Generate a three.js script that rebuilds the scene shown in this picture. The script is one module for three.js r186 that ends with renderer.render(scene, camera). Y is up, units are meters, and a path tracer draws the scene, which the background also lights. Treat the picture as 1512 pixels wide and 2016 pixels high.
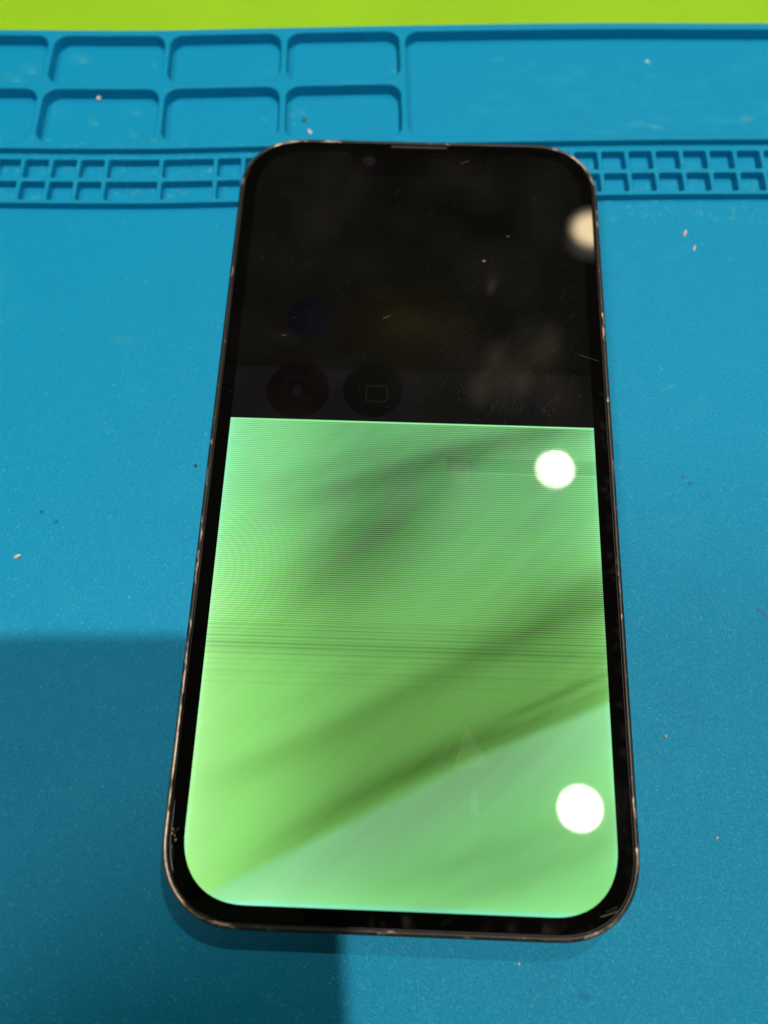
import * as THREE from 'three';
import { RectAreaLightUniformsLib } from 'three/addons/lights/RectAreaLightUniformsLib.js';
import { MarchingCubes } from 'three/addons/objects/MarchingCubes.js';
import { toCreasedNormals, mergeGeometries, mergeVertices } from 'three/addons/utils/BufferGeometryUtils.js';

// ---------------------------------------------------------------- camera, light level, exposure (all lengths below are written in mm)
const MM = 0.001;
const scene = new THREE.Scene();
const camera = new THREE.PerspectiveCamera(62.475, 0.75, 0.01, 30);
camera.rotation.order = 'YXZ';
camera.rotation.set(-1.2120, 0.0505, -0.0157);
camera.position.set(-1.7373 * MM, 142.7557 * MM, 58.6951 * MM);
camera.focus = 0.142;
camera.userData.fStop = 12.0;
scene.add(camera);
scene.background = new THREE.Color().setRGB(0.044, 0.042, 0.038);   // the dim indoor room all round
const renderer = new THREE.WebGLRenderer({ antialias: true });
renderer.toneMapping = THREE.LinearToneMapping;
renderer.toneMappingExposure = 1;
renderer.shadowMap.enabled = true;
RectAreaLightUniformsLib.init();

// ---------------------------------------------------------------- helpers
function rng(seed) {
  let s = seed >>> 0;
  return () => { s = (s + 0x6d2b79f5) >>> 0; let t = Math.imul(s ^ (s >>> 15), 1 | s); t = (t + Math.imul(t ^ (t >>> 7), 61 | t)) ^ t; return ((t ^ (t >>> 14)) >>> 0) / 4294967296; };
}
const smooth = (a, b, x) => { const t = Math.min(1, Math.max(0, (x - a) / (b - a))); return t * t * (3 - 2 * t); };
const gauss = (x, s) => Math.exp(-0.5 * (x / s) * (x / s));
const lerp = (a, b, t) => a + (b - a) * t;
const hash = (x, y, s) => { let h = Math.imul(x | 0, 374761393) ^ Math.imul(y | 0, 668265263) ^ Math.imul(s | 0, 2147483647 - 19); h = Math.imul(h ^ (h >>> 13), 1274126177); return ((h ^ (h >>> 16)) >>> 0) / 4294967296; };
function vnoise(x, y, s, wrap = 0) {
  const xi = Math.floor(x), yi = Math.floor(y), fx = x - xi, fy = y - yi, w = (n) => (wrap ? ((n % wrap) + wrap) % wrap : n);
  const ux = fx * fx * (3 - 2 * fx), uy = fy * fy * (3 - 2 * fy);
  return lerp(lerp(hash(w(xi), w(yi), s), hash(w(xi + 1), w(yi), s), ux), lerp(hash(w(xi), w(yi + 1), s), hash(w(xi + 1), w(yi + 1), s), ux), uy);
}
const fbm = (x, y, s, n = 4) => { let v = 0, a = 0.5, t = 0; for (let i = 0; i < n; i++) { v += a * vnoise(x, y, s + i * 17); t += a; a *= 0.5; x *= 2.03; y *= 2.03; } return v / t; };
const toS = (l) => (l <= 0.0031308 ? l * 12.92 : 1.055 * Math.pow(l, 1 / 2.4) - 0.055);
function dataTex(w, h, fn, srgb) {
  const d = new Uint8Array(w * h * 4);
  for (let y = 0, o = 0; y < h; y++) for (let x = 0; x < w; x++, o += 4) {
    const c = fn((x + 0.5) / w, (y + 0.5) / h, x, y);
    for (let k = 0; k < 3; k++) d[o + k] = Math.max(0, Math.min(255, Math.round(255 * (srgb ? toS(Math.max(0, c[k])) : c[k]))));
    d[o + 3] = 255;
  }
  const t = new THREE.DataTexture(d, w, h, THREE.RGBAFormat);
  t.magFilter = THREE.LinearFilter; t.minFilter = THREE.LinearFilter; t.wrapS = t.wrapT = THREE.RepeatWrapping;
  if (srgb) t.colorSpace = THREE.SRGBColorSpace;
  t.needsUpdate = true;
  return t;
}
function canvasTex(w, h, draw) {
  const c = document.createElement('canvas'); c.width = w; c.height = h;
  draw(c.getContext('2d'), w, h);
  const t = new THREE.CanvasTexture(c); t.colorSpace = THREE.SRGBColorSpace; t.magFilter = THREE.LinearFilter;
  return t;
}
const taken = new Map();
function numbered(n) { const k = taken.get(n) ?? 0; taken.set(n, k + 1); return k ? `${n}_${String(k).padStart(3, '0')}` : n; }
function mesh(name, geo, mat, parent = scene) {
  const m = new THREE.Mesh(geo, mat); m.name = parent === scene ? numbered(name) : name;
  m.castShadow = m.receiveShadow = true; parent.add(m); return m;
}
function thing(name, label, category, [x, y, z] = [0, 0, 0], group) {
  const o = new THREE.Group(); o.name = numbered(name); o.position.set(x * MM, y * MM, z * MM); scene.add(o);
  o.userData = { label, category }; if (group) o.userData.group = group;
  return o;
}
const scaled = (g) => g.scale(MM, MM, MM);

// ---------------------------------------------------------------- outlines
// closed rounded rectangle with slightly squared ("continuous") corners; returns [x, z] points, clockwise seen from above
function roundRect(hx, hz, r, n = 2.25, seg = 20, edge = 24) {
  const pts = [], corner = (cx, cz, a0) => {
    for (let i = 0; i <= seg; i++) {
      const a = a0 + (i / seg) * Math.PI / 2, c = Math.cos(a), s = Math.sin(a);
      pts.push([cx + r * Math.sign(c) * Math.pow(Math.abs(c), 2 / n), cz + r * Math.sign(s) * Math.pow(Math.abs(s), 2 / n)]);
    }
  };
  const line = (a, b) => { for (let i = 1; i < edge; i++) pts.push([lerp(a[0], b[0], i / edge), lerp(a[1], b[1], i / edge)]); };
  corner(hx - r, hz - r, 0); line([hx - r, hz], [-hx + r, hz]);
  corner(-hx + r, hz - r, Math.PI / 2); line([-hx, hz - r], [-hx, -hz + r]);
  corner(-hx + r, -hz + r, Math.PI); line([-hx + r, -hz], [hx - r, -hz]);
  corner(hx - r, -hz + r, Math.PI * 1.5); line([hx, -hz + r], [hx, hz - r]);
  return pts;
}
function normalsOf(pts) {
  const n = pts.length;
  return pts.map((_, i) => { const a = pts[(i + n - 1) % n], b = pts[(i + 1) % n], dx = b[0] - a[0], dz = b[1] - a[1], l = Math.hypot(dx, dz) || 1; return [dz / l, -dx / l]; });
}
const inset = (pts, d) => { const N = normalsOf(pts); return pts.map((p, i) => [p[0] - N[i][0] * d, p[1] - N[i][1] * d]); };
// a profile of [inset, height] swept round a closed outline; u runs round the outline, v along the profile
function sweep(pts, profile, inside = false, metric = false) {
  const N = normalsOf(pts), n = pts.length, m = profile.length, pos = [], uv = [], idx = [];
  const len = [0]; for (let i = 0; i < n; i++) { const a = pts[i], b = pts[(i + 1) % n]; len.push(len[i] + Math.hypot(b[0] - a[0], b[1] - a[1])); }
  for (let i = 0; i <= n; i++) for (let j = 0; j < m; j++) {
    const p = pts[i % n], q = N[i % n], [d, y] = profile[j];
    pos.push(p[0] - q[0] * d, y, p[1] - q[1] * d); if (metric) uv.push((len[i] - 20) * MM, (j * 0.25 + 17) * MM); else uv.push(len[i] / len[n], j / (m - 1));
  }
  for (let i = 0; i < n; i++) for (let j = 0; j < m - 1; j++) { const a = i * m + j, b = a + m; if (inside) idx.push(a, b, a + 1, b, b + 1, a + 1); else idx.push(a, a + 1, b, b, a + 1, b + 1); }
  const g = new THREE.BufferGeometry();
  g.setAttribute('position', new THREE.Float32BufferAttribute(pos, 3)); g.setAttribute('uv', new THREE.Float32BufferAttribute(uv, 2)); g.setIndex(idx);
  return toCreasedNormals(g, 0.6);
}
// a flat sheet at height y, facing up
function sheet(outline, holes, y) {
  const s = new THREE.Shape(outline.map(([x, z]) => new THREE.Vector2(x, -z)));
  for (const h of holes) s.holes.push(new THREE.Path(h.map(([x, z]) => new THREE.Vector2(x, -z))));
  const g = new THREE.ShapeGeometry(s); g.rotateX(-Math.PI / 2); g.translate(0, y, 0); return g;
}

// ---------------------------------------------------------------- textures
// fine pebbled grain of the silicone, 48 mm to a tile
const grainTex = dataTex(1024, 1024, (() => {
  const f = (x, y) => 0.5 * vnoise(x / 4, y / 4, 3, 256) + 0.5 * vnoise(x / 2, y / 2, 9, 512);
  return (u, v, x, y) => { const g = f(x, y), k = Math.pow(g, 1.6); return [k, k, k]; };
})(), false);
grainTex.repeat.set(1 / 0.048, 1 / 0.048);

const MAT_BASE = [0.001, 0.285, 0.51];
const css = (lin, a = 1) => `rgba(${lin.map((c) => Math.round(255 * toS(c))).join(',')},${a})`;
// stains, dust, ink specks and painted glints of the mat: x -120..120, z -120..120
const matTex = canvasTex(2048, 2048, (g, W) => {
  const R = rng(11), px = W / 240, X = (x) => (x + 120) * px, Z = (z) => (z + 120) * px;
  g.fillStyle = css(MAT_BASE); g.fillRect(0, 0, W, W);
  const blob = (x, z, rx, rz, a, lin, tilt = 0) => {
    g.save(); g.translate(X(x), Z(z)); g.rotate(tilt); g.scale(rx * px, rz * px);
    const gr = g.createRadialGradient(0, 0, 0, 0, 0, 1); gr.addColorStop(0, css(lin, a)); gr.addColorStop(0.5, css(lin, a * 0.6)); gr.addColorStop(1, css(lin, 0));
    g.fillStyle = gr; g.beginPath(); g.arc(0, 0, 1, 0, 7); g.fill(); g.restore();
  };
  const pale = [0.28, 0.5, 0.62], grey = [0.36, 0.42, 0.45], dark = [0.02, 0.12, 0.22];
  for (let i = 0; i < 260; i++) blob(-115 + R() * 230, -112 + R() * 225, 1.5 + R() * 7, 1 + R() * 4, 0.035 + R() * 0.04, R() < 0.75 ? pale : dark, R() * 3);
  // wiped residue in the long tray and the corners of the small trays
  for (let i = 0; i < 60; i++) blob(10 + R() * 75, -104 + R() * 22, 0.8 + R() * 4, 0.4 + R() * 1.6, 0.05 + R() * 0.06, pale, R() * 0.8 - 0.4);
  blob(51, -85.5, 2.6, 0.8, 0.35, [0.5, 0.58, 0.6], 0.25); blob(47.5, -86.2, 2.6, 0.8, 0.25, grey, 0.1); blob(42, -83, 5, 1.2, 0.25, grey, 0.1);
  blob(71, -88.5, 2.2, 1.4, 0.4, [0.45, 0.36, 0.3], -0.2); blob(50.8, -104, 1.0, 0.9, 0.55, [0.6, 0.66, 0.68], 0.6); blob(25, -103, 1.6, 0.7, 0.3, grey); blob(17, -104, 2.4, 0.7, 0.3, grey);
  for (const [x, z, w] of [[-30.5, -96, 0.5], [-6.2, -100, 0.9], [-5.4, -96, 0.8], [-5.8, -93.5, 0.6], [-28.2, -86.5, 1.4], [-27.5, -84, 0.8], [-27.8, -80, 0.7], [-26, -87.4, 1.2], [-4.3, -78, 0.6], [-88, -98, 2.4], [-91, -95, 2.4], [-77, -101.5, 2.5], [-60, -100, 0.8],
    [-55, -86, 0.7], [-80.5, -78, 0.9], [-71, -83, 1.6], [-62, -80, 1.3], [-62, -86, 1.2], [-34, -85, 0.8], [-34, -99, 0.9]]) { blob(x, z, w * 1.5, w, 0.2, grey, R()); blob(x + w * 0.4, z + w * 0.3, w * 0.5, w * 0.4, 0.2, [0.55, 0.52, 0.5]); }
  // grime in the small cells
  for (let i = 0; i < 1800; i++) blob(-100 + R() * 200, -76 + R() * 15, 0.15 + R() * 0.9, 0.12 + R() * 0.5, 0.12 + R() * 0.3, R() < 0.7 ? [0.3, 0.42, 0.48] : [0.35, 0.33, 0.3], R() * 3);
  // work area: faint wipe marks, dust, painted glints, ink dots
  for (let i = 0; i < 900; i++) { const a = R(); blob(-110 + R() * 220, -58 + R() * 165, 0.1 + a * a * 0.28, 0.09 + a * 0.14, 0.25 + R() * 0.35, R() < 0.75 ? [0.5, 0.62, 0.68] : dark, R() * 3); }
  for (let i = 0; i < 60000; i++) { const z = -45 + Math.sqrt(R()) * 150, a = R(); g.fillStyle = css(a < 0.2 ? dark : [0.42, 0.56, 0.62], 0.08 + Math.pow(R(), 2.5) * 0.42); g.fillRect(X(-90 + R() * 180), Z(z), 1 + R() * 1.3, 1 + R() * 1.2); }  // flecks stand in for specular glints of the grain, painted into the colour
  g.lineCap = 'round';
  for (let i = 0; i < 90; i++) { const x = X(-100 + R() * 200), y = Z(-55 + R() * 150), a = R() * 6.3, l = (0.6 + R() * 2.2) * px; g.strokeStyle = css(R() < 0.6 ? [0.35, 0.52, 0.62] : dark, 0.16); g.lineWidth = 0.12 * px; g.beginPath(); g.moveTo(x, y); g.quadraticCurveTo(x + l * Math.cos(a), y + l * Math.sin(a), x + l * 1.6 * Math.cos(a + 0.5), y + l * 1.6 * Math.sin(a + 0.5)); g.stroke(); }
  const ink = [0.005, 0.02, 0.25];
  blob(-66.4, 7.3, 0.36, 0.26, 1, ink, 0.6); blob(-66.4, 7.3, 0.7, 0.6, 0.2, ink); blob(-63.3, 9.1, 0.35, 0.3, 0.6, ink); blob(-63.5, 9.1, 0.9, 0.7, 0.25, ink);
  blob(50.1, -3.4, 0.7, 0.5, 0.4, [0.05, 0.06, 0.14], 0.7); blob(51.2, -2.2, 0.8, 0.5, 0.4, [0.06, 0.06, 0.12]); blob(54, 0, 1.5, 0.8, 0.2, [0.2, 0.12, 0.12]);
  blob(-46, 6, 0.6, 0.3, 0.35, dark, 0.4); blob(28, 81, 1.5, 0.7, 0.35, [0.01, 0.05, 0.3], 0.4); blob(49, -22, 2.4, 0.5, 0.25, pale, -0.5); blob(-56.5, -29, 3.5, 1.6, 0.2, [0.35, 0.36, 0.4]); blob(-9.5, 76.4, 1.0, 0.5, 0.45, [0.35, 0.28, 0.26], -0.7);
  g.strokeStyle = css([0.3, 0.05, 0.06], 0.8); g.lineWidth = 0.14 * px; g.beginPath(); g.moveTo(X(60.6), Z(20.8)); g.lineTo(X(61.7), Z(22)); g.quadraticCurveTo(X(62.4), Z(23.2), X(63.2), Z(23)); g.stroke();
});
matTex.flipY = false; matTex.repeat.set(1 / 0.24, 1 / 0.24); matTex.offset.set(0.5, 0.5);

// what the broken display shows, plus a painted-in reflection and moire, in display coordinates (x -32.3..32.3, z -69.9..69.9 from its top)
const DX = 32.3, DZ = 69.9;
const polyAt = (p, x) => { if (x <= p[0][0]) { const [a, b] = p; return a[1] + (x - a[0]) * (b[1] - a[1]) / (b[0] - a[0]); } for (let i = 1; i < p.length; i++) if (x <= p[i][0] || i === p.length - 1) { const a = p[i - 1], b = p[i]; return a[1] + (x - a[0]) * (b[1] - a[1]) / (b[0] - a[0]); } };
const S1 = [[-26.8, 68.0], [-12.7, 60.7], [1.0, 53.7], [12.0, 47.8], [31.8, 39.2]];
const S1D = [[-27.9, 66.3], [-13.8, 58.9], [-1.1, 51.8], [10.0, 46.6], [18.8, 43.0], [31.4, 37.2]];
const S2 = [[-31.4, 53.6], [-17.1, 47.5], [-1.5, 39.4], [12.1, 32.1], [31.7, 23.2]];
const S4 = [[-2.6, 67.3], [12.0, 62.1], [31.4, 55.6]], S5 = [[6.2, 69], [21.8, 63], [31.3, 59.4]];
const S3 = [[-33, 11], [-22.4, 7.6], [5.3, -2.7], [21.1, -7.0], [33, -10]];
const DRAG = [[27.6, 0.1, 0.12], [28.25, 0.12, 0.2], [28.95, 0.1, 0.24], [29.5, 0.12, 0.14], [30.1, 0.12, 0.28], [30.75, 0.1, 0.2], [31.25, 0.13, 0.34], [31.9, 0.16, 0.3], [32.35, 0.1, 0.12], [32.9, 0.14, 0.22], [33.9, 0.12, 0.12], [34.7, 0.1, 0.08], [35.8, 0.16, 0.1], [36.5, 0.1, 0.07], [37.6, 0.14, 0.07]];
const screenTex = dataTex(1024, 2048, (u, v) => {
  const x = (u * 2 - 1) * DX, z = (v * 2 - 1) * DZ;
  if (z < -9.05) {                                                          // failed upper part: nearly black, a ghost of the control panel, a painted room reflection
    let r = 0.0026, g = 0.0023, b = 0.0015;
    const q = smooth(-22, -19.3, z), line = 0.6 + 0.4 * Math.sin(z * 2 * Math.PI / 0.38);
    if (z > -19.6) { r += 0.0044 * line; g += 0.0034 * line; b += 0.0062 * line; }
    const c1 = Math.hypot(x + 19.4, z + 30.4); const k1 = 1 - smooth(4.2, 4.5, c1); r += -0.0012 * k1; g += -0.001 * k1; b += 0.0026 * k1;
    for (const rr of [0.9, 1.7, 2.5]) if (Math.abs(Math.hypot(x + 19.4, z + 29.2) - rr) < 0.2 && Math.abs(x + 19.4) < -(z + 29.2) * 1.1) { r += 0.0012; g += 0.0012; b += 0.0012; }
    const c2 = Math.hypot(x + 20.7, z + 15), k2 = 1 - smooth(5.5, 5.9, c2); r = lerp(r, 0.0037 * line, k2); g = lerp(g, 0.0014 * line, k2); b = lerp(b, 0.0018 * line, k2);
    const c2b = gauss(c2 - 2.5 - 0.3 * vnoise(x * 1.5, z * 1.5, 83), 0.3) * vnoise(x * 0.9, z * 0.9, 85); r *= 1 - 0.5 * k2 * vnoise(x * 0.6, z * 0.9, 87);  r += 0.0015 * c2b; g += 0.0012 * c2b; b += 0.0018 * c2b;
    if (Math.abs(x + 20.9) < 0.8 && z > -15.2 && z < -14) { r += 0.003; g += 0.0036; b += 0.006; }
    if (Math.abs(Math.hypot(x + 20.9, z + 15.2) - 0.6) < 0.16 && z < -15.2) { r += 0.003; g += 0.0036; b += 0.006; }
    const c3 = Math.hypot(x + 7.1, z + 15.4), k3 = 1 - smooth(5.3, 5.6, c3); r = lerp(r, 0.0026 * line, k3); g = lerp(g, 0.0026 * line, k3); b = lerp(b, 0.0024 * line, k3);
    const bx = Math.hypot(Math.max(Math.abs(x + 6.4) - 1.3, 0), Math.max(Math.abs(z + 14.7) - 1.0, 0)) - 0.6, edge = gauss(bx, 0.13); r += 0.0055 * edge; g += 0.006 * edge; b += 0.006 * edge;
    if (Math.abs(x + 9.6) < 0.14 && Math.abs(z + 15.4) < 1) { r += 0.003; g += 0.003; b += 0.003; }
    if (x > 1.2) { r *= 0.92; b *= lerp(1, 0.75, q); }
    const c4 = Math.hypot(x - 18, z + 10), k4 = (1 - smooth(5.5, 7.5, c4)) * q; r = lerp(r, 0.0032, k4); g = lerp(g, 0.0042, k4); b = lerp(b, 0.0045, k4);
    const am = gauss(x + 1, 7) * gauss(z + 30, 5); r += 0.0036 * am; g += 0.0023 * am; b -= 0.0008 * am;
    const dk = smooth(-7.5, -5.5, x) * (1 - smooth(21, 23, x)) * (1 - smooth(-52, -46, z)); r *= 1 - 0.55 * dk; g *= 1 - 0.4 * dk; b *= 1 - 0.3 * dk;  // dark patch of the mirrored room, painted into the display glow
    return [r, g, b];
  }
  // green part: a bright green picture of blurred diagonal rays
  const zs1 = polyAt(S1, x), d1 = z - zs1, below = smooth(-0.9, 1.1, d1), over = 1 - below, pale = below;
  const lx = (x + DX) / (2 * DX), ed = Math.min(DX - Math.abs(x), DZ - z);
  let L = lerp(0.84, 0.47, smooth(0.0, 0.42, lx)) + 0.13 * smooth(0.82, 1, lx) + 0.10 * smooth(24, 4, z) * smooth(0.3, 0.7, lx);
  L = lerp(L, lerp(0.68, 0.53, smooth(0.1, 0.5, lx)) + 0.16 * smooth(0.7, 1, lx) + 0.1 * smooth(62, 70, z), pale);
  L += 0.10 * gauss(ed, 1.6);
  let D = 0;
  // two long thin streaks with soft shade on their upper side
  const dd1 = z - polyAt(S1D, x), dd2 = z - polyAt(S2, x);
  D += over * 0.31 * gauss(dd1, dd1 < 0 ? 1.9 : 1.0) * smooth(-33, -10, x) * (0.75 + 0.6 * gauss(x - 4, 11));
  D += over * 0.24 * gauss(dd1 + 1, dd1 < -1 ? 4.6 : 2.2) * smooth(-30, -4, x) * (0.7 + 0.45 * gauss(x - 4, 11)) + over * 0.13 * gauss(dd1 + 7, 4) * smooth(-24, 2, x);
  D += over * 0.14 * smooth(0.3, 1.4, dd1) * smooth(-33, -10, x);
  D += over * (0.16 * gauss(dd1 - 0.2 + 2.6, 0.5) - 0.12 * gauss(dd1 + 1.3, 0.6)) * smooth(13, 20, x);
  D += 0.2 * gauss(dd2, dd2 < 0 ? 1.4 : 2.2) * smooth(-36, -22, x) * (1 - 0.35 * smooth(14, 30, x));
  D += 0.14 * gauss(dd2 - 2.2, 3.2) * smooth(-26, -8, x) + 0.20 * gauss(dd2 + 2, 2.6) * smooth(-14, 14, x) + 0.20 * gauss(dd2 + 4, 3) * smooth(8, 30, x);
  D += 0.07 * gauss(dd2 + 7, 1.3) * smooth(-30, -16, x) * (1 - smooth(-6, 8, x));
  // broad shade through the striped part, and a shallower streak above it
  const along = x * 0.72 - z * 0.69, across = (x + 4.6) * 0.69 + (z - 10.6) * 0.72, d3 = z - polyAt(S3, x);
  D += 0.46 * gauss(across, across < 0 ? 4.6 : 6.0) * gauss(along + 10.6, 17);
  D += 0.30 * gauss(d3, d3 < 0 ? 1.6 : 2.4) * smooth(-30, -10, x) * (1 - 0.6 * smooth(12, 30, x));
  D += 0.14 * gauss(d3 + 4.6, 1.5) * smooth(-32, -20, x) * (1 - smooth(-6, 10, x)) + 0.2 * gauss(d3 + 2, 3) * smooth(14, 26, x);
  D += 0.12 * gauss(d3 - 9, 2.2) * smooth(8, 20, x) + 0.10 * gauss(d3 - 15, 2.5) * smooth(4, 24, x);
  // the paler lower right part
  const d4 = z - polyAt(S4, x), d5 = z - polyAt(S5, x);
  D += pale * (0.20 * gauss(d1 - 1.8, 3.6) * smooth(-22, 0, x) * (1 - 0.75 * smooth(18, 32, x)) + 0.16 * gauss(d4, 1.5) * smooth(-10, 10, x) + 0.17 * gauss(d5, 1.6));
  D += 0.05 * (fbm(across * 0.55 + 40, along * 0.03, 5, 3) - 0.5) * 2.2;
  L *= 1 - 0.88 * Math.min(0.82, Math.max(-0.08, D));
  const rip = Math.hypot(x + 36, (z - 19) * 1.05); L *= 1 - 0.1 * (1 - smooth(8, 30, z)); L *= 1 + 0.032 * Math.sin(rip * 2 * Math.PI / 1.25) * (1 - smooth(10, 30, rip)) * (1 - smooth(27, 31, z)) * smooth(4, 10, z);  // faint camera moire arcs painted into the display colour
  // the ghost block at the right
  if (x > 6.4) { if (z > -2.5 && z < 0.2) L *= 0.87; if (Math.abs(z - 0.3) < 0.2) L *= 1.12; }
  // striped rows of dead lines
  const P = 0.372, ph = (z + 0.0016 * (x + 8) * (x + 8) * 0.05) / P, saw = 0.5 + 0.5 * Math.sin(ph * 2 * Math.PI);
  const strip = 1 - smooth(26, 33, z), depth = Math.min(0.95, (0.38 + 0.6 * Math.min(1, D * 1.6)) * strip * (0.85 + 0.3 * vnoise(z * 0.35, 0.5, 31)));
  L *= (1 - depth * (1 - saw)) * (1 + depth * 0.62);
  // irregular drag lines where the stripes end
  const zz = z + 0.004 * x;
  for (const [at, w, k] of DRAG) L *= 1 - k * gauss(zz - at, w) * (0.75 + 0.5 * vnoise(x * 0.12, at * 3, 53));
  if (z < -8.75) L = 0.95;
  // colour: yellower where dark in the lower half, cooler green at the top and in the pale part and at the lit border
  const low = smooth(-5, 40, z) * (1 - pale), dk = Math.min(1, Math.max(0, D));
  let r = lerp(0.325, 0.365, low), g = 1.0, b = lerp(0.37, 0.235, low);
  r = lerp(r, 0.335, pale); b = lerp(b, 0.32, pale);
  b = lerp(b, b * lerp(1.0, 0.72, low), dk); r = lerp(r, r * 1.03, dk * low); r = lerp(r, r * 1.35, dk * (1 - low)); b = lerp(b, b * 1.1, dk * (1 - low)); 
  b += pale * 0.10 * gauss(d1 - 3, 4) + 0.0; r += pale * 0.06 * gauss(d1 - 3, 4);
  const lf = gauss(x + 33, 4); r += 0.08 * lf * low; b += 0.07 * lf;
  const e = Math.min(DX - Math.abs(x), DZ - z), rim = gauss(e - 0.1, 0.35); const low2 = smooth(55, 69, z); b += (0.08 + 0.2 * low2) * rim; r -= 0.07 * low2 * rim; L *= 1 + 0.12 * rim;
  return [L * r, L * g, L * b];
}, true);
screenTex.wrapS = screenTex.wrapT = THREE.ClampToEdgeWrapping;

// dust, finger grease, scratches and painted reflections on the glass: x -36..36, z -74..74
const PX = 36, PZ = 74;
const glassTex = canvasTex(1024, 2048, (g, W, H) => {
  const R = rng(77), sx = W / (2 * PX), sz = H / (2 * PZ), X = (x) => (x + PX) * sx, Z = (z) => (z + PZ) * sz;
  g.fillStyle = css([0.0012, 0.0012, 0.001]); g.fillRect(0, 0, W, H); g.lineCap = 'round';
  const blob = (x, z, rx, rz, a, lin, tilt = 0) => { g.save(); g.translate(X(x), Z(z)); g.rotate(tilt); g.scale(rx * sx, rz * sz); const gr = g.createRadialGradient(0, 0, 0, 0, 0, 1); gr.addColorStop(0, css(lin, a)); gr.addColorStop(0.6, css(lin, a * 0.5)); gr.addColorStop(1, css(lin, 0)); g.fillStyle = gr; g.beginPath(); g.arc(0, 0, 1, 0, 7); g.fill(); g.restore(); };
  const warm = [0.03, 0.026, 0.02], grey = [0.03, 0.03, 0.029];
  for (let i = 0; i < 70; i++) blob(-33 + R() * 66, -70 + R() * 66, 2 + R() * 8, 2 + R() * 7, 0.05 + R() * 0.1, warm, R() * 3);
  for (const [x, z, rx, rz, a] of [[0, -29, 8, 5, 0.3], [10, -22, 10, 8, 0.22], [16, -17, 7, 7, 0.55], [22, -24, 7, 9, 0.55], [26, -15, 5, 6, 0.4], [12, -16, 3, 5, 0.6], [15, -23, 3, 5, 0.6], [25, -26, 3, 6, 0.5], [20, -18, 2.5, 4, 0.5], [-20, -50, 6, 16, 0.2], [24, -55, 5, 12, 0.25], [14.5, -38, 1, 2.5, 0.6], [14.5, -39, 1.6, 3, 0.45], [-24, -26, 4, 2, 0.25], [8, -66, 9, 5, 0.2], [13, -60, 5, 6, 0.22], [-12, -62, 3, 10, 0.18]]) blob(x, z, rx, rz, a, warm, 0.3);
  // wiping strokes
  for (let i = 0; i < 520; i++) {
    const x = 4 + R() * 26, z = -38 + R() * 28, a = -0.95 + (R() - 0.5) * 0.5 - (z + 24) * 0.02, l = 0.8 + R() * 2.6;
    g.strokeStyle = css([0.055, 0.048, 0.038], 0.05 + R() * 0.15); g.lineWidth = (0.05 + R() * 0.09) * sx;
    g.beginPath(); g.moveTo(X(x), Z(z)); g.quadraticCurveTo(X(x + l * 0.5 * Math.cos(a) + 0.2), Z(z + l * 0.5 * Math.sin(a)), X(x + l * Math.cos(a)), Z(z + l * Math.sin(a))); g.stroke();
  }
  for (let i = 0; i < 240; i++) { const x = -33 + R() * 66, z = -72 + R() * 68; blob(x, z, 0.1 + R() * 0.2, 0.1 + R() * 0.18, 0.3 + R() * 0.4, [0.05, 0.045, 0.037], R() * 3); }
  for (let i = 0; i < 170; i++) { const x = 8 + R() * 18, z = -20 + R() * 18; blob(x, z, 0.1 + R() * 0.2, 0.08 + R() * 0.15, 0.3 + R() * 0.4, [0.06, 0.055, 0.045], R() * 3); }
  // film of grease over the lit part, faint
  for (let i = 0; i < 40; i++) blob(-20 + R() * 50, 0 + R() * 65, 1 + R() * 4, 1 + R() * 4, 0.15, [0.02, 0.02, 0.018], R() * 3);
  // faint triangular reflection painted into the glass colour, and its strokes
  g.fillStyle = css([0.085, 0.08, 0.06], 0.55); g.beginPath(); g.moveTo(X(9.8), Z(43.0)); g.lineTo(X(13.5), Z(49.2)); g.lineTo(X(7.8), Z(50)); g.fill();
  for (const [x0, z0, x1, z1] of [[7.6, 45.5, 4.6, 51.1], [8.4, 46.5, 5.6, 52], [9.2, 47, 6.9, 51]]) { g.strokeStyle = css([0.1, 0.1, 0.075], 0.5); g.lineWidth = 0.14 * sx; g.beginPath(); g.moveTo(X(x0), Z(z0)); g.lineTo(X(x1), Z(z1)); g.stroke(); }
  g.fillStyle = css([0.05, 0.05, 0.035], 0.7); g.fillRect(X(10.4), Z(52.9), 1.2 * sx, 3.6 * sz);  // pale bar: a faint reflection painted into the glass colour
  g.fillStyle = css([0.06, 0.06, 0.05], 0.5); g.fillRect(X(7.3), Z(-1.5), 3.0 * sx, 4 * sz);
  for (let i = 0; i < 60; i++) { const x = 6 + R() * 20, z = -9 + R() * 12; g.strokeStyle = css([0.1, 0.1, 0.09], 0.3); g.lineWidth = 0.08 * sx; g.beginPath(); g.moveTo(X(x), Z(z)); g.lineTo(X(x + 0.5), Z(z - 0.8 - R())); g.stroke(); }
  // border: dull grease on the lower right, scratches
  for (let i = 0; i < 60; i++) { const t = R(); const onBottom = R() < 0.4; blob(onBottom ? -5 + R() * 36 : 33.4 + R() * 1.2, onBottom ? 70.8 + R() * 1.3 : -20 + t * 90, 0.4 + R(), 0.4 + R() * 1.2, 0.3, [0.035, 0.03, 0.026], R() * 3); }
  const scratch = (x0, z0, x1, z1, w, lin) => { g.strokeStyle = css(lin, 0.9); g.lineWidth = w * sx; g.beginPath(); g.moveTo(X(x0), Z(z0)); g.lineTo(X(x1), Z(z1)); g.stroke(); };
  scratch(29.3, 69.6, 32.2, 68.6, 0.17, [0.16, 0.14, 0.09]); scratch(30.1, 68.9, 31.8, 68.2, 0.1, [0.1, 0.09, 0.06]); scratch(30.4, -23.9, 34.0, -22.7, 0.1, [0.08, 0.075, 0.05]);
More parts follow.
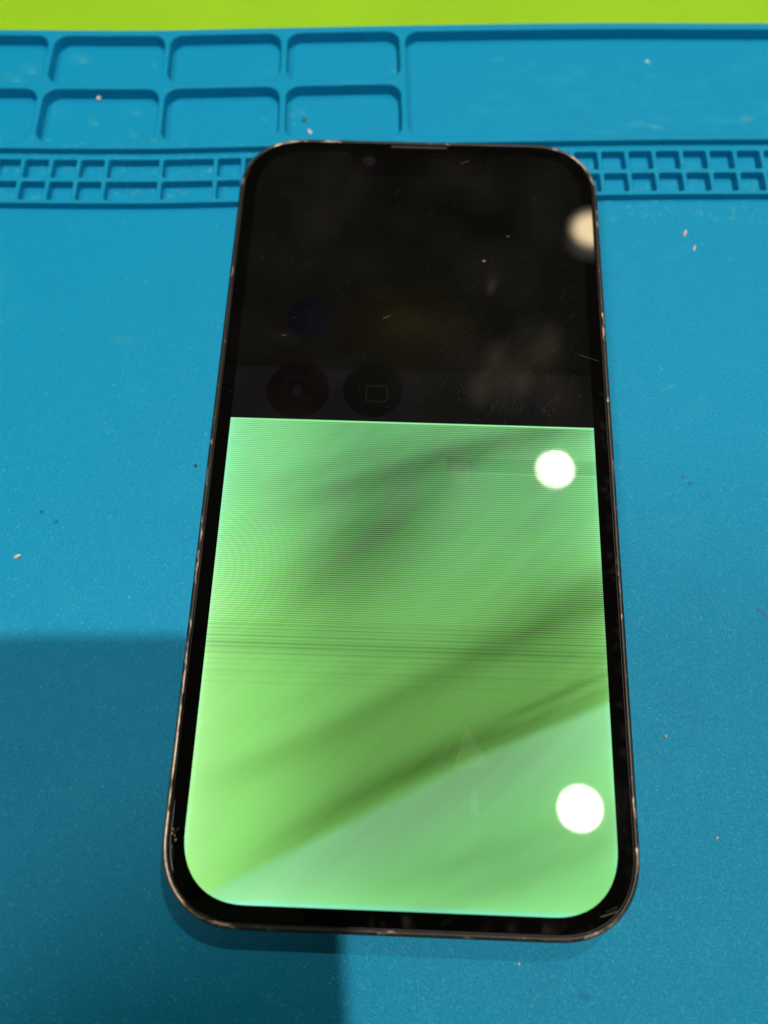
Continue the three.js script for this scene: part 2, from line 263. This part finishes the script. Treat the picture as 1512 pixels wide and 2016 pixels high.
  scratch(-5.8, -30.6, -4.6, -31.2, 0.16, [0.12, 0.1, 0.07]); scratch(-24.5, -26.3, -23.7, -26.4, 0.14, [0.12, 0.1, 0.07]); scratch(8.6, -67.5, 10.0, -68.4, 0.22, [0.06, 0.05, 0.036]);
  blob(13.1, -44.1, 0.45, 0.3, 1, [0.5, 0.45, 0.36]); blob(17.8, -50, 0.5, 0.2, 0.9, [0.25, 0.22, 0.18], -0.3); blob(-22, 40, 0.1, 0.1, 1, [0.1, 0.09, 0.07]);
  scratch(-34.0, 60.4, -33.2, 59.7, 0.1, [0.2, 0.16, 0.1]); scratch(-34.0, 62, -33.6, 65.5, 0.2, [0.1, 0.09, 0.05]);
});
glassTex.flipY = false;

// worn dark anodising, with shade painted into the outer side: u round the frame, v along its profile
const frameTex = dataTex(2048, 64, (u, v) => {
  const w = 0.6 * fbm(u * 260, v * 5, 61, 3) + 0.4 * fbm(u * 55, v * 2, 63, 3), c = (a, s) => gauss(Math.min(Math.abs(u - a), 1 - Math.abs(u - a)), s);
  const corner = 0.9 * c(0.193, 0.022) + 0.75 * c(0.235, 0.018) + 0.5 * c(0.29, 0.02) + 0.35 * c(0.03, 0.03) + 0.7 * c(0.69, 0.02) + 0.45 * c(0.53, 0.02) + 0.4 * c(0.46, 0.01);
  const topEdge = gauss(v - 0.62, 0.1), fine = vnoise(u * 900, v * 9, 67);
  const k = smooth(0.54, 0.70, w + 0.28 * corner + 0.08 * topEdge - 0.1) * (0.5 + 0.5 * fine);
  const t = 0.8 + 0.5 * (fbm(u * 60, v * 2, 71, 3) - 0.5) * 2 * 0.6;
  const side = 1 - smooth(0.58, 0.7, v); return [lerp(lerp(0.105 * t, 0.95, k), 0.016, side), lerp(lerp(0.09 * t, 0.74, k), 0.015, side), lerp(lerp(0.08 * t, 0.56, k), 0.017, side)];  // shade and dark reflection along the outer edge painted as near-black
}, true);

// ---------------------------------------------------------------- materials
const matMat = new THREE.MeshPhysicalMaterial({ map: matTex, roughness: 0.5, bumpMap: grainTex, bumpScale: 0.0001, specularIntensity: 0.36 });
const benchTex = dataTex(256, 256, (u, v) => { const n = 0.94 + 0.12 * fbm(u * 14, v * 14, 91, 4); return [0.295 * n, 0.575 * n, 0.014 * n]; }, true);
benchTex.repeat.set(4, 4);
const benchMat = new THREE.MeshPhysicalMaterial({ map: benchTex, roughness: 0.6, specularIntensity: 0.4 });
const frameMat = new THREE.MeshPhysicalMaterial({ map: frameTex, metalness: 0.75, roughness: 0.42 });
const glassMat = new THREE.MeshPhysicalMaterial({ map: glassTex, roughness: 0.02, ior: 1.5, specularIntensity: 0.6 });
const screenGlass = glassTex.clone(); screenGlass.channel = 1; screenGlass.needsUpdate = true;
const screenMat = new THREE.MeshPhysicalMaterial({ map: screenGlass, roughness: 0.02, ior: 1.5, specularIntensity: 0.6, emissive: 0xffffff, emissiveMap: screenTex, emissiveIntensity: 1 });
const blackMat = new THREE.MeshPhysicalMaterial({ color: new THREE.Color().setRGB(0.004, 0.004, 0.004), roughness: 0.6 });

// ---------------------------------------------------------------- the bench top behind and under the mat
{
  const g = new THREE.BoxGeometry(1400, 30, 900); g.translate(0, -2.1 - 15, -50);
  const p = g.attributes.position, uv = g.attributes.uv; for (let i = 0; i < p.count; i++) uv.setXY(i, p.getX(i) * MM, p.getZ(i) * MM);
  const m = mesh('tabletop', scaled(g), benchMat); m.userData = { label: 'lime green bench top seen beyond the far edge of the blue mat', category: 'tabletop', kind: 'structure' };
}

// ---------------------------------------------------------------- the silicone mat: u along it, v away from the near edge of its trays; it lies slightly bent
const CURVE = [[-200, -59.4], [-130, -59.6], [-100, -59.75], [-86, -59.95], [-70, -60.25], [-55, -60.72], [-43, -61.38], [-30, -62.15], [-15, -62.98], [0, -63.8], [20, -64.85], [38, -65.75], [52, -66.4], [75, -67.2], [110, -68.3], [200, -70.5]];
function curve(u) {                                     // height and slope of a cubic through the points above
  let i = 1; while (i < CURVE.length - 2 && u > CURVE[i + 1][0]) i++;
  const tan = (k) => (CURVE[Math.min(k + 1, CURVE.length - 1)][1] - CURVE[Math.max(k - 1, 0)][1]) / (CURVE[Math.min(k + 1, CURVE.length - 1)][0] - CURVE[Math.max(k - 1, 0)][0]);
  const [x0, y0] = CURVE[i], [x1, y1] = CURVE[i + 1], h = x1 - x0, t = (u - x0) / h, m0 = tan(i) * h, m1 = tan(i + 1) * h, t2 = t * t, t3 = t2 * t;
  return [(2 * t3 - 3 * t2 + 1) * y0 + (t3 - 2 * t2 + t) * m0 + (3 * t2 - 2 * t3) * y1 + (t3 - t2) * m1, ((6 * t2 - 6 * t) * y0 + (3 * t2 - 4 * t + 1) * m0 + (6 * t - 6 * t2) * y1 + (3 * t2 - 2 * t) * m1) / h];
}
function bentPoint(u, v) {
  const [c, s] = curve(u);
  return [u - s * Math.min(v, 0), c + v * (v < 0 ? 1 - 0.012 * smooth(20, 80, u) * smooth(-20, -45, v) : 1)];
}
const bentLine = (pts) => pts.map(([u, v]) => bentPoint(u, v));
function planarUV(g) { const p = g.attributes.position, uv = g.attributes.uv; for (let i = 0; i < p.count; i++) uv.setXY(i, p.getX(i) * MM, p.getZ(i) * MM); return g; }
// rounded rectangle in u, v with closely set points, so that it can be bent
function cell(u0, u1, v0, v1, r, step = 4) {
  const pts = [], arc = (cx, cy, a0) => { for (let i = 0; i <= 6; i++) { const a = a0 + i / 6 * Math.PI / 2; pts.push([cx + r * Math.cos(a), cy + r * Math.sin(a)]); } };
  const run = (a, b) => { const n = Math.max(1, Math.round(Math.hypot(b[0] - a[0], b[1] - a[1]) / step)); for (let i = 1; i < n; i++) pts.push([lerp(a[0], b[0], i / n), lerp(a[1], b[1], i / n)]); };
  arc(u1 - r, v1 - r, 0); run([u1 - r, v1], [u0 + r, v1]); arc(u0 + r, v1 - r, Math.PI / 2); run([u0, v1 - r], [u0, v0 + r]);
  arc(u0 + r, v0 + r, Math.PI); run([u0 + r, v0], [u1 - r, v0]); arc(u1 - r, v0 + r, Math.PI * 1.5); run([u1, v0 + r], [u1, v1 - r]);
  return pts;
}
function block(outline, holes, y0, y1, round) {
  const rim = bentLine(outline), cuts = holes.map(bentLine);
  const arc = (sign) => [0, 1, 2, 3, 4].map((k) => { const a = k / 4 * Math.PI / 2; return [sign * round * (1 - Math.cos(a)), y1 - round * (1 - Math.sin(a))]; });
  const flat = (g) => (g.index ? g.toNonIndexed() : g), parts = [flat(planarUV(sheet(inset(rim, round), cuts.map((h) => inset(h, -round)), y1))), flat(sweep(rim, [[0, y0], ...arc(1)], false, true))];
  for (const h of cuts) parts.push(flat(sweep(h, [[0, y0], ...arc(-1)], true, true)));
  return scaled(mergeGeometries(parts));
}
const mat = thing('silicone_mat', 'blue silicone repair mat with moulded tray compartments along its far edge', 'mat', [0, 0, 0]);
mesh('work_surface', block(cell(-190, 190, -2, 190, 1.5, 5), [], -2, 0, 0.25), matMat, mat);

const BIG = [-190, -162.8, -136, -109.1, -81.95, -54.75, -28.25, -2.05], bigCells = [];
for (let i = 0; i < BIG.length - 1; i++) for (const [v0, v1] of [[-45.1, -31.2], [-29.4, -14.75]]) bigCells.push([BIG[i] + 0.72, BIG[i + 1] - 0.72, v0, v1, 3.0]);
bigCells.push([BIG[7] + 0.72, 184, -44.9, -14.75, 3.0]);
const trays = mesh('tray_block', block(cell(-190, 190, -46.8, -12.85, 3), bigCells.map((c) => cell(...c)), -2, 3.45, 0.36), matMat, mat);
for (const [u0, u1, v0, v1] of bigCells) mesh('compartment', block(cell(u0 - 0.3, u1 + 0.3, v0 - 0.3, v1 + 0.3, 3, 4), [], -1.5, 0.65, 0.1), matMat, trays);

const SM = [-101.2, -95.35, -89.45, -83.5, -77.5, -71.55, -65.6, -53.8, -42.2, -36.4, -30.6, -24.8, -19, -13.2, -7.4, -1.6, 4.2, 10, 15.8, 21.6, 27.3, 33.0, 38.75, 44.5, 50.2, 55.9, 61.55, 67.2, 72.9, 78.6, 84.3, 90, 95.7, 101.4];
const smallCells = [];
for (let i = 0; i < SM.length - 1; i++) for (const [v0, v1] of [[-11.4, -6.7], [-5.6, -0.95]]) smallCells.push([SM[i] + 0.48, SM[i + 1] - 0.48, v0, v1, 0.45]);
const screws = mesh('screw_tray_block', block(cell(-190, 190, -14, 0, 0.5), smallCells.map((c) => cell(...c, 3)), -2, 1.8, 0.22), matMat, mat);
for (const [u0, u1, v0, v1] of smallCells) mesh('compartment', block(cell(u0 - 0.2, u1 + 0.2, v0 - 0.2, v1 + 0.2, 0.4, 6), [], -1.5, -0.2, 0.05), matMat, screws);

// ---------------------------------------------------------------- the phone
const phone = thing('smartphone', 'black smartphone lying face up, top of display dead and lower part glowing green', 'smartphone', [0, 0, 0]);
{
  const out = roundRect(35.72, 73.3, 13.2, 2.3), TOP = 7.6;
  const prof = [[1.2, 0.12], [0.55, 0.2], [0.15, 0.5], [0, 1.0], [0, 3], [0, 5.2], [0, 6.85], [0.06, 7.15], [0.2, 7.4], [0.42, 7.55], [0.66, 7.56], [0.78, 7.48], [0.84, 7.3], [0.86, 7.0]];
  mesh('frame', scaled(sweep(out, prof)), frameMat, phone);
  mesh('back_cover', scaled(sheet(inset(out, 1.0), [], 0.13)), blackMat, phone);
  mesh('gasket', scaled(sweep(out, [[0.8, 7.12], [1.12, 7.12]])), blackMat, phone);
  // the display's outline with the notch at its top
  const disp = roundRect(DX, DZ, 10.2, 2.3).map((p) => p.slice());
  const notched = [];
  { // insert the notch into the top edge (z = -DZ, x from - to +)
    let done = false;
    for (let i = 0; i < disp.length; i++) {
      const [x, z] = disp[i];
      if (Math.abs(z + DZ) < 1e-6 && Math.abs(x) < 15) {
        if (!done) {
          done = true; const h = 5.9, r = 2.6, w = 13.5, q = 1.2, arc = (cx, cz, rr, a0, a1) => { for (let k = 0; k <= 8; k++) { const a = lerp(a0, a1, k / 8); notched.push([cx + rr * Math.cos(a), cz + rr * Math.sin(a)]); } };
          arc(-w - q, -DZ + q, q, -Math.PI / 2, 0); arc(-w + r, -DZ + h - r, r, Math.PI, Math.PI / 2); arc(w - r, -DZ + h - r, r, Math.PI / 2, 0); arc(w + q, -DZ + q, q, Math.PI, Math.PI * 1.5);
        }
      } else notched.push([x, z]);
    }
  }
  const setUV = (g, name, f) => { const p = g.attributes.position, a = new Float32Array(p.count * 2); for (let i = 0; i < p.count; i++) { const [s, t] = f(p.getX(i), p.getZ(i)); a[2 * i] = s; a[2 * i + 1] = t; } g.setAttribute(name, new THREE.BufferAttribute(a, 2)); return g; };
  const onGlass = (x, z) => [(x + PX) / (2 * PX), (z + PZ) / (2 * PZ)];
  const rim = sweep(out, [[1.02, 7.05], [1.03, 7.4], [1.09, 7.53], [1.2, 7.585], [1.38, TOP]]);
  const cap = sheet(inset(out, 1.38), [notched], TOP).toNonIndexed();
  const glass = mergeGeometries([rim.index ? rim.toNonIndexed() : rim, cap]);
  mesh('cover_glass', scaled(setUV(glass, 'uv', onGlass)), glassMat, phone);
  const dg = setUV(setUV(sheet(notched, [], TOP), 'uv', (x, z) => [(x + DX) / (2 * DX), (z + DZ) / (2 * DZ)]), 'uv1', onGlass);
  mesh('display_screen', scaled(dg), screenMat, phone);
  // front camera in the notch and the earpiece slit at the glass edge
  const ringM = new THREE.MeshPhysicalMaterial({ color: new THREE.Color().setRGB(0.005, 0.004, 0.0035), roughness: 0.25 }), lensM = new THREE.MeshPhysicalMaterial({ color: new THREE.Color().setRGB(0.014, 0.006, 0.022), roughness: 0.08, iridescence: 0.6 });
  const fc = mesh('front_camera', scaled(new THREE.CircleGeometry(1.25, 32).rotateX(-Math.PI / 2).translate(-10, TOP + 0.03, -67.7)), ringM, phone);
  mesh('lens', scaled(new THREE.CircleGeometry(0.55, 24).rotateX(-Math.PI / 2).translate(-10, TOP + 0.06, -67.7)), lensM, fc);
  const slit = cell(-5.7, 5.7, -71.85, -71.25, 0.28, 3);
  mesh('earpiece', scaled(sheet(slit, [], TOP + 0.03)), new THREE.MeshPhysicalMaterial({ color: new THREE.Color().setRGB(0.024, 0.018, 0.014), roughness: 0.8 }), phone);
  // antenna band in the lower edge
  const ab = new THREE.BoxGeometry(2.0, 1.0, 0.06); ab.translate(0.6, 6.4, 73.31);
  mesh('antenna_band', scaled(ab), new THREE.MeshStandardMaterial({ color: new THREE.Color().setRGB(0.2, 0.15, 0.12), roughness: 0.7 }), phone);
  // chipped glass at the lower left edge
  const R = rng(5), chips = [];
  for (const [x, z, s] of [[-33.55, 61.4, 0.2], [-33.75, 60.8, 0.14], [-34.1, 59.9, 0.16], [-34.0, 62.4, 0.12], [-34.2, 60.5, 0.2]]) {
    const g = new THREE.IcosahedronGeometry(s, 0), p = g.attributes.position; g.rotateX(R() * 3); g.rotateY(R() * 3); g.scale(1, 0.45, 1.3); g.translate(x, TOP + s * 0.12, z); chips.push(g);
  }
  mesh('chipped_edge', scaled(mergeGeometries(chips)), new THREE.MeshPhysicalMaterial({ color: new THREE.Color().setRGB(0.35, 0.28, 0.19), roughness: 0.35, flatShading: true }), phone);
}

// ---------------------------------------------------------------- crumbs and flakes lying on the mat
function crumb(x, z, y, s, stretch, lin, label, seed, category = 'crumb') {
  const R = rng(seed), g = new THREE.IcosahedronGeometry(s, 1), p = g.attributes.position, seen = new Map();
  for (let i = 0; i < p.count; i++) { const k = [p.getX(i), p.getY(i), p.getZ(i)].map((c) => c.toFixed(3)).join(); if (!seen.has(k)) seen.set(k, 0.75 + 0.5 * R()); const f = seen.get(k); p.setXYZ(i, p.getX(i) * f * stretch[0], p.getY(i) * f * stretch[1], p.getZ(i) * f * stretch[2]); }
  g.rotateY(stretch[3] ?? 0); g.computeVertexNormals();
  const m = mesh(category === 'flake' ? 'plastic_flake' : 'crumb', scaled(g), new THREE.MeshPhysicalMaterial({ color: new THREE.Color().setRGB(...lin), roughness: 0.4, flatShading: true }));
  m.position.set(x * MM, (y + s * stretch[1] * 0.8) * MM, z * MM); m.userData = { label, category };
}
crumb(-70.6, -89.6, 0.65, 0.55, [1, 0.9, 1], [0.75, 0.72, 0.66], 'white round crumb in the second row tray, left of the phone', 1);
crumb(-23.6, -81.6, 0.65, 0.55, [0.7, 0.5, 1.5, 0.5], [0.5, 0.62, 0.66], 'clear glassy flake in the tray just above the phone\'s top left corner', 2, 'flake');
crumb(-25.0, -85.0, 0.65, 0.5, [0.8, 0.6, 1.1, 0.3], [0.06, 0.09, 0.1], 'dark grit speck in the tray above the phone, beside a clear flake', 3);
crumb(55.2, -57.9, 0, 0.5, [0.6, 0.5, 1.7, -0.4], [0.62, 0.55, 0.44], 'upper of two tan slivers right of the phone, nearest the screw cells', 4, 'flake');
crumb(56.7, -54.2, 0, 0.5, [0.5, 0.5, 1.7, -0.3], [0.62, 0.56, 0.45], 'lower of two tan slivers right of the phone below the screw cells', 5, 'flake');
crumb(-69.1, 15.9, 0, 0.42, [1.5, 0.7, 0.8, 0.3], [0.7, 0.66, 0.55], 'cream crumb on the open mat near its left, just above the shadow edge', 6);
crumb(-39.5, -2.7, 0, 0.28, [1.1, 0.7, 1], [0.06, 0.035, 0.02], 'brown crumb on the mat close against the phone\'s left side', 7);
crumb(43.1, 42.9, 0, 0.26, [1, 0.8, 1.1], [0.62, 0.5, 0.42], 'pinkish crumb on the mat right of the phone\'s green screen', 8);
crumb(49.9, 58.2, 0, 0.2, [1.4, 0.7, 0.8, 0.6], [0.6, 0.45, 0.4], 'tiny reddish sliver on the mat beside the phone\'s lower right corner', 9, 'flake');
crumb(18.4, 77.0, 0, 0.18, [0.8, 0.8, 1.2], [0.8, 0.8, 0.8], 'tiny white speck on the mat below the phone\'s bottom edge', 10);
crumb(50.6, -104.1, 0.65, 0.5, [1, 0.5, 1.2, -0.5], [0.3, 0.55, 0.62], 'pale bluish flake in the long tray near its far wall', 12, 'flake');

// ---------------------------------------------------------------- ceiling downlights that the glass mirrors
function downlight(x, z, power, glow, tint, label, r = 20) {
  const t = thing('ceiling_downlight', label, 'ceiling light', [x, 2000, z], 'round downlights over the bench');
  const white = new THREE.MeshStandardMaterial({ color: 0xdddddd, roughness: 0.5 });
  mesh('housing', scaled(new THREE.LatheGeometry([[15, 34], [16, 30], [25, 30], [26, 33], [21, 80], [-r, 82]].map(([d, y]) => new THREE.Vector2(r + d, y)), 40)), white, t);
  const gm = new THREE.MeshStandardMaterial({ color: 0x000000, emissive: new THREE.Color().setRGB(...tint), emissiveIntensity: glow });
  mesh('light_diffuser', scaled(new THREE.CircleGeometry(r, 40).rotateX(Math.PI / 2).translate(0, 34, 0)), gm, t);
  if (power > 0) mesh('added_glow_ring', scaled(new THREE.RingGeometry(r + 0.2, r + 12, 40).rotateX(Math.PI / 2).translate(0, 33, 0)), new THREE.MeshStandardMaterial({ color: 0x222222, emissive: new THREE.Color().setRGB(1, 0.7, 0.22), emissiveIntensity: 27 }), t);  // emissive ring added to give the mirrored lamp a warm fringe
  if (power > 0) { const l = new THREE.PointLight(new THREE.Color().setRGB(...tint), power); l.shadow.radius = r / 20; l.castShadow = true; l.name = 'downlight_lamp'; t.add(l); }
  return t;
}
const WARM = [1, 0.93, 0.82];
downlight(457, -3, 8.6, 60, WARM, 'round ceiling downlight mirrored in the lower right of the green screen');
downlight(428, -892, 2.9, 60, WARM, 'round ceiling downlight mirrored in the upper right of the green screen');
downlight(575, -1715, 0, 30, [1, 0.78, 0.46], 'dimmer ceiling downlight mirrored at the phone\'s upper right glass edge', 56);

{
  // a square panel light, left of the bench and out of the picture; it throws the soft shade on the right
  const S = 460, t = thing('ceiling_panel_light', 'square white ceiling panel light to the left of the bench', 'ceiling light', [-795, 2000, 250]);
  const fr = new THREE.BoxGeometry(S + 40, 40, S + 40); fr.translate(0, 26, 0);
  mesh('frame', scaled(fr), new THREE.MeshStandardMaterial({ color: 0xcccccc, roughness: 0.6 }), t);
  mesh('light_diffuser', scaled(new THREE.PlaneGeometry(S, S).rotateX(Math.PI / 2).translate(0, 4, 0)), new THREE.MeshStandardMaterial({ color: 0x000000, emissive: new THREE.Color().setRGB(1, 0.96, 0.9), emissiveIntensity: 3 }), t);
  const l = new THREE.RectAreaLight(new THREE.Color().setRGB(1, 0.96, 0.9), 20, S * MM, S * MM); l.rotation.x = -Math.PI / 2; l.name = 'panel_lamp'; t.add(l);
}
// ---------------------------------------------------------------- the phone the picture is taken with, held over the bench; it shades the lower left of the mat
{
  const t = thing('camera_phone', 'dark phone held above the bench, its shadow falls on the lower left mat', 'smartphone');
  t.quaternion.copy(camera.quaternion); t.position.copy(camera.position).add(new THREE.Vector3(0, 0, 3 * MM).applyQuaternion(camera.quaternion));
  const o = roundRect(42.75, 81, 9, 2.2).map(([x, y]) => [x - 15.6, y + 44]);
  const body = sweep(o, [[3, 2.2], [1, 2.4], [0.2, 3.2], [0, 4], [0, 8.5], [0.3, 9.6], [1.5, 10.2]]);
  const dark = new THREE.MeshPhysicalMaterial({ color: new THREE.Color().setRGB(0.02, 0.02, 0.022), roughness: 0.4 });
  const up = (g) => scaled(g).rotateX(Math.PI / 2);
  mesh('body', up(mergeGeometries([body, toCreasedNormals(sheet(inset(o, 3), [], 2.2)), toCreasedNormals(sheet(inset(o, 1.5), [], 10.2))])), dark, t);
  const ring = new THREE.LatheGeometry([[4.2, 2.3], [4.2, 1.2], [6, 0.8], [7, 1.2], [7.2, 2.3]].map(([r, y]) => new THREE.Vector2(r, y)), 36);
  mesh('lens_ring', up(ring), frameMat, t);
}
// the left hand that holds that phone, with its sleeve: joints in the phone's own axes
{
  const t = thing('person', 'left hand and dark sleeve gripping the camera phone from its left edge', 'person');
  t.quaternion.copy(camera.quaternion); t.position.copy(camera.position).add(new THREE.Vector3(0, 0, 3 * MM).applyQuaternion(camera.quaternion));
  const bones = [[[-132, -92, 22, 23], [-112, -74, 14, 24]], [[-112, -62, 12, 19], [-86, -32, 6, 14]], [[-112, -74, 12, 19], [-84, -50, 4, 14]], [[-112, -80, 12, 19], [-84, -68, 4, 13]], [[-114, -86, 12, 18], [-86, -86, 5, 12]]];
  const tips = [];
  for (const [y, l] of [[-32, 0], [-50, 5], [-68, 2], [-86, -7]]) tips.push([[-86, y, 4, 9.5], [-68, y + 1, -6, 8.8]], [[-68, y + 1, -6, 8.8], [-48 + l, y + 3, -6.8, 8.2]], [[-48 + l, y + 3, -6.8, 8.2], [-30 + l, y + 5, -5.6, 7.2]]);
  tips.push([[-112, -58, 20, 13], [-90, -30, 25, 11.5]], [[-90, -30, 25, 11.5], [-68, -16, 24, 10.5]], [[-68, -16, 24, 10.5], [-46, -10, 19.5, 9]]);
  const cap = (p, [a, b]) => { const ab = [b[0] - a[0], b[1] - a[1], b[2] - a[2]], ap = [p[0] - a[0], p[1] - a[1], p[2] - a[2]], h = Math.min(1, Math.max(0, (ap[0] * ab[0] + ap[1] * ab[1] + ap[2] * ab[2]) / (ab[0] ** 2 + ab[1] ** 2 + ab[2] ** 2))); return Math.hypot(ap[0] - ab[0] * h, ap[1] - ab[1] * h, ap[2] - ab[2] * h) - lerp(a[3], b[3], h); };
  const smin = (a, b, k) => { const h = Math.max(k - Math.abs(a - b), 0) / k; return Math.min(a, b) - h * h * k * 0.25; };
  const N = 64, c = [-84, -58, 10], half = 70, mc = new MarchingCubes(N, new THREE.MeshStandardMaterial(), false, false, 60000);
  mc.isolation = 0;
  for (let k = 0; k < N; k++) for (let j = 0; j < N; j++) for (let q = 0; q < N; q++) {
    const p = [q, j, k].map((v, d) => c[d] + (v / (N / 2) - 1) * half);
    let d = 1e9; for (const b of bones) d = smin(d, cap(p, b), 14);
    for (const b of tips) d = smin(d, cap(p, b), 3.5);
    mc.field[q + j * N + k * N * N] = -d;
  }
  mc.update();
  const g = new THREE.BufferGeometry(), pos = new Float32Array(mc.count * 3);
  for (let v = 0; v < mc.count * 3; v++) pos[v] = c[v % 3] + mc.positionArray[v] * half;
  g.setAttribute('position', new THREE.BufferAttribute(pos, 3)); g.setAttribute('normal', new THREE.BufferAttribute(mc.normalArray.slice(0, mc.count * 3), 3));
  const skin = new THREE.MeshPhysicalMaterial({ color: new THREE.Color().setRGB(0.42, 0.24, 0.16), roughness: 0.55 });
  mesh('hand', scaled(mergeVertices(g, 0.01)), skin, t);
  const arm = new THREE.CatmullRomCurve3([[-124, -86, 19], [-150, -122, 28], [-185, -200, 42], [-215, -310, 62]].map((v) => new THREE.Vector3(...v)));
  const tube = new THREE.TubeGeometry(arm, 40, 1, 28), P = tube.attributes.position;
  for (let v = 0; v < P.count; v++) { const f = Math.floor(v / 29) / 40, o = arm.getPointAt(f), rr = 33 + 16 * f + 1.6 * Math.sin(f * 40 + v % 29) * (1 - f); P.setXYZ(v, o.x + (P.getX(v) - o.x) * rr, o.y + (P.getY(v) - o.y) * rr, o.z + (P.getZ(v) - o.z) * rr); }
  tube.computeVertexNormals();
  mesh('sleeve', scaled(tube), new THREE.MeshStandardMaterial({ color: new THREE.Color().setRGB(0.02, 0.022, 0.028), roughness: 0.95 }), t);
}
renderer.render(scene, camera);
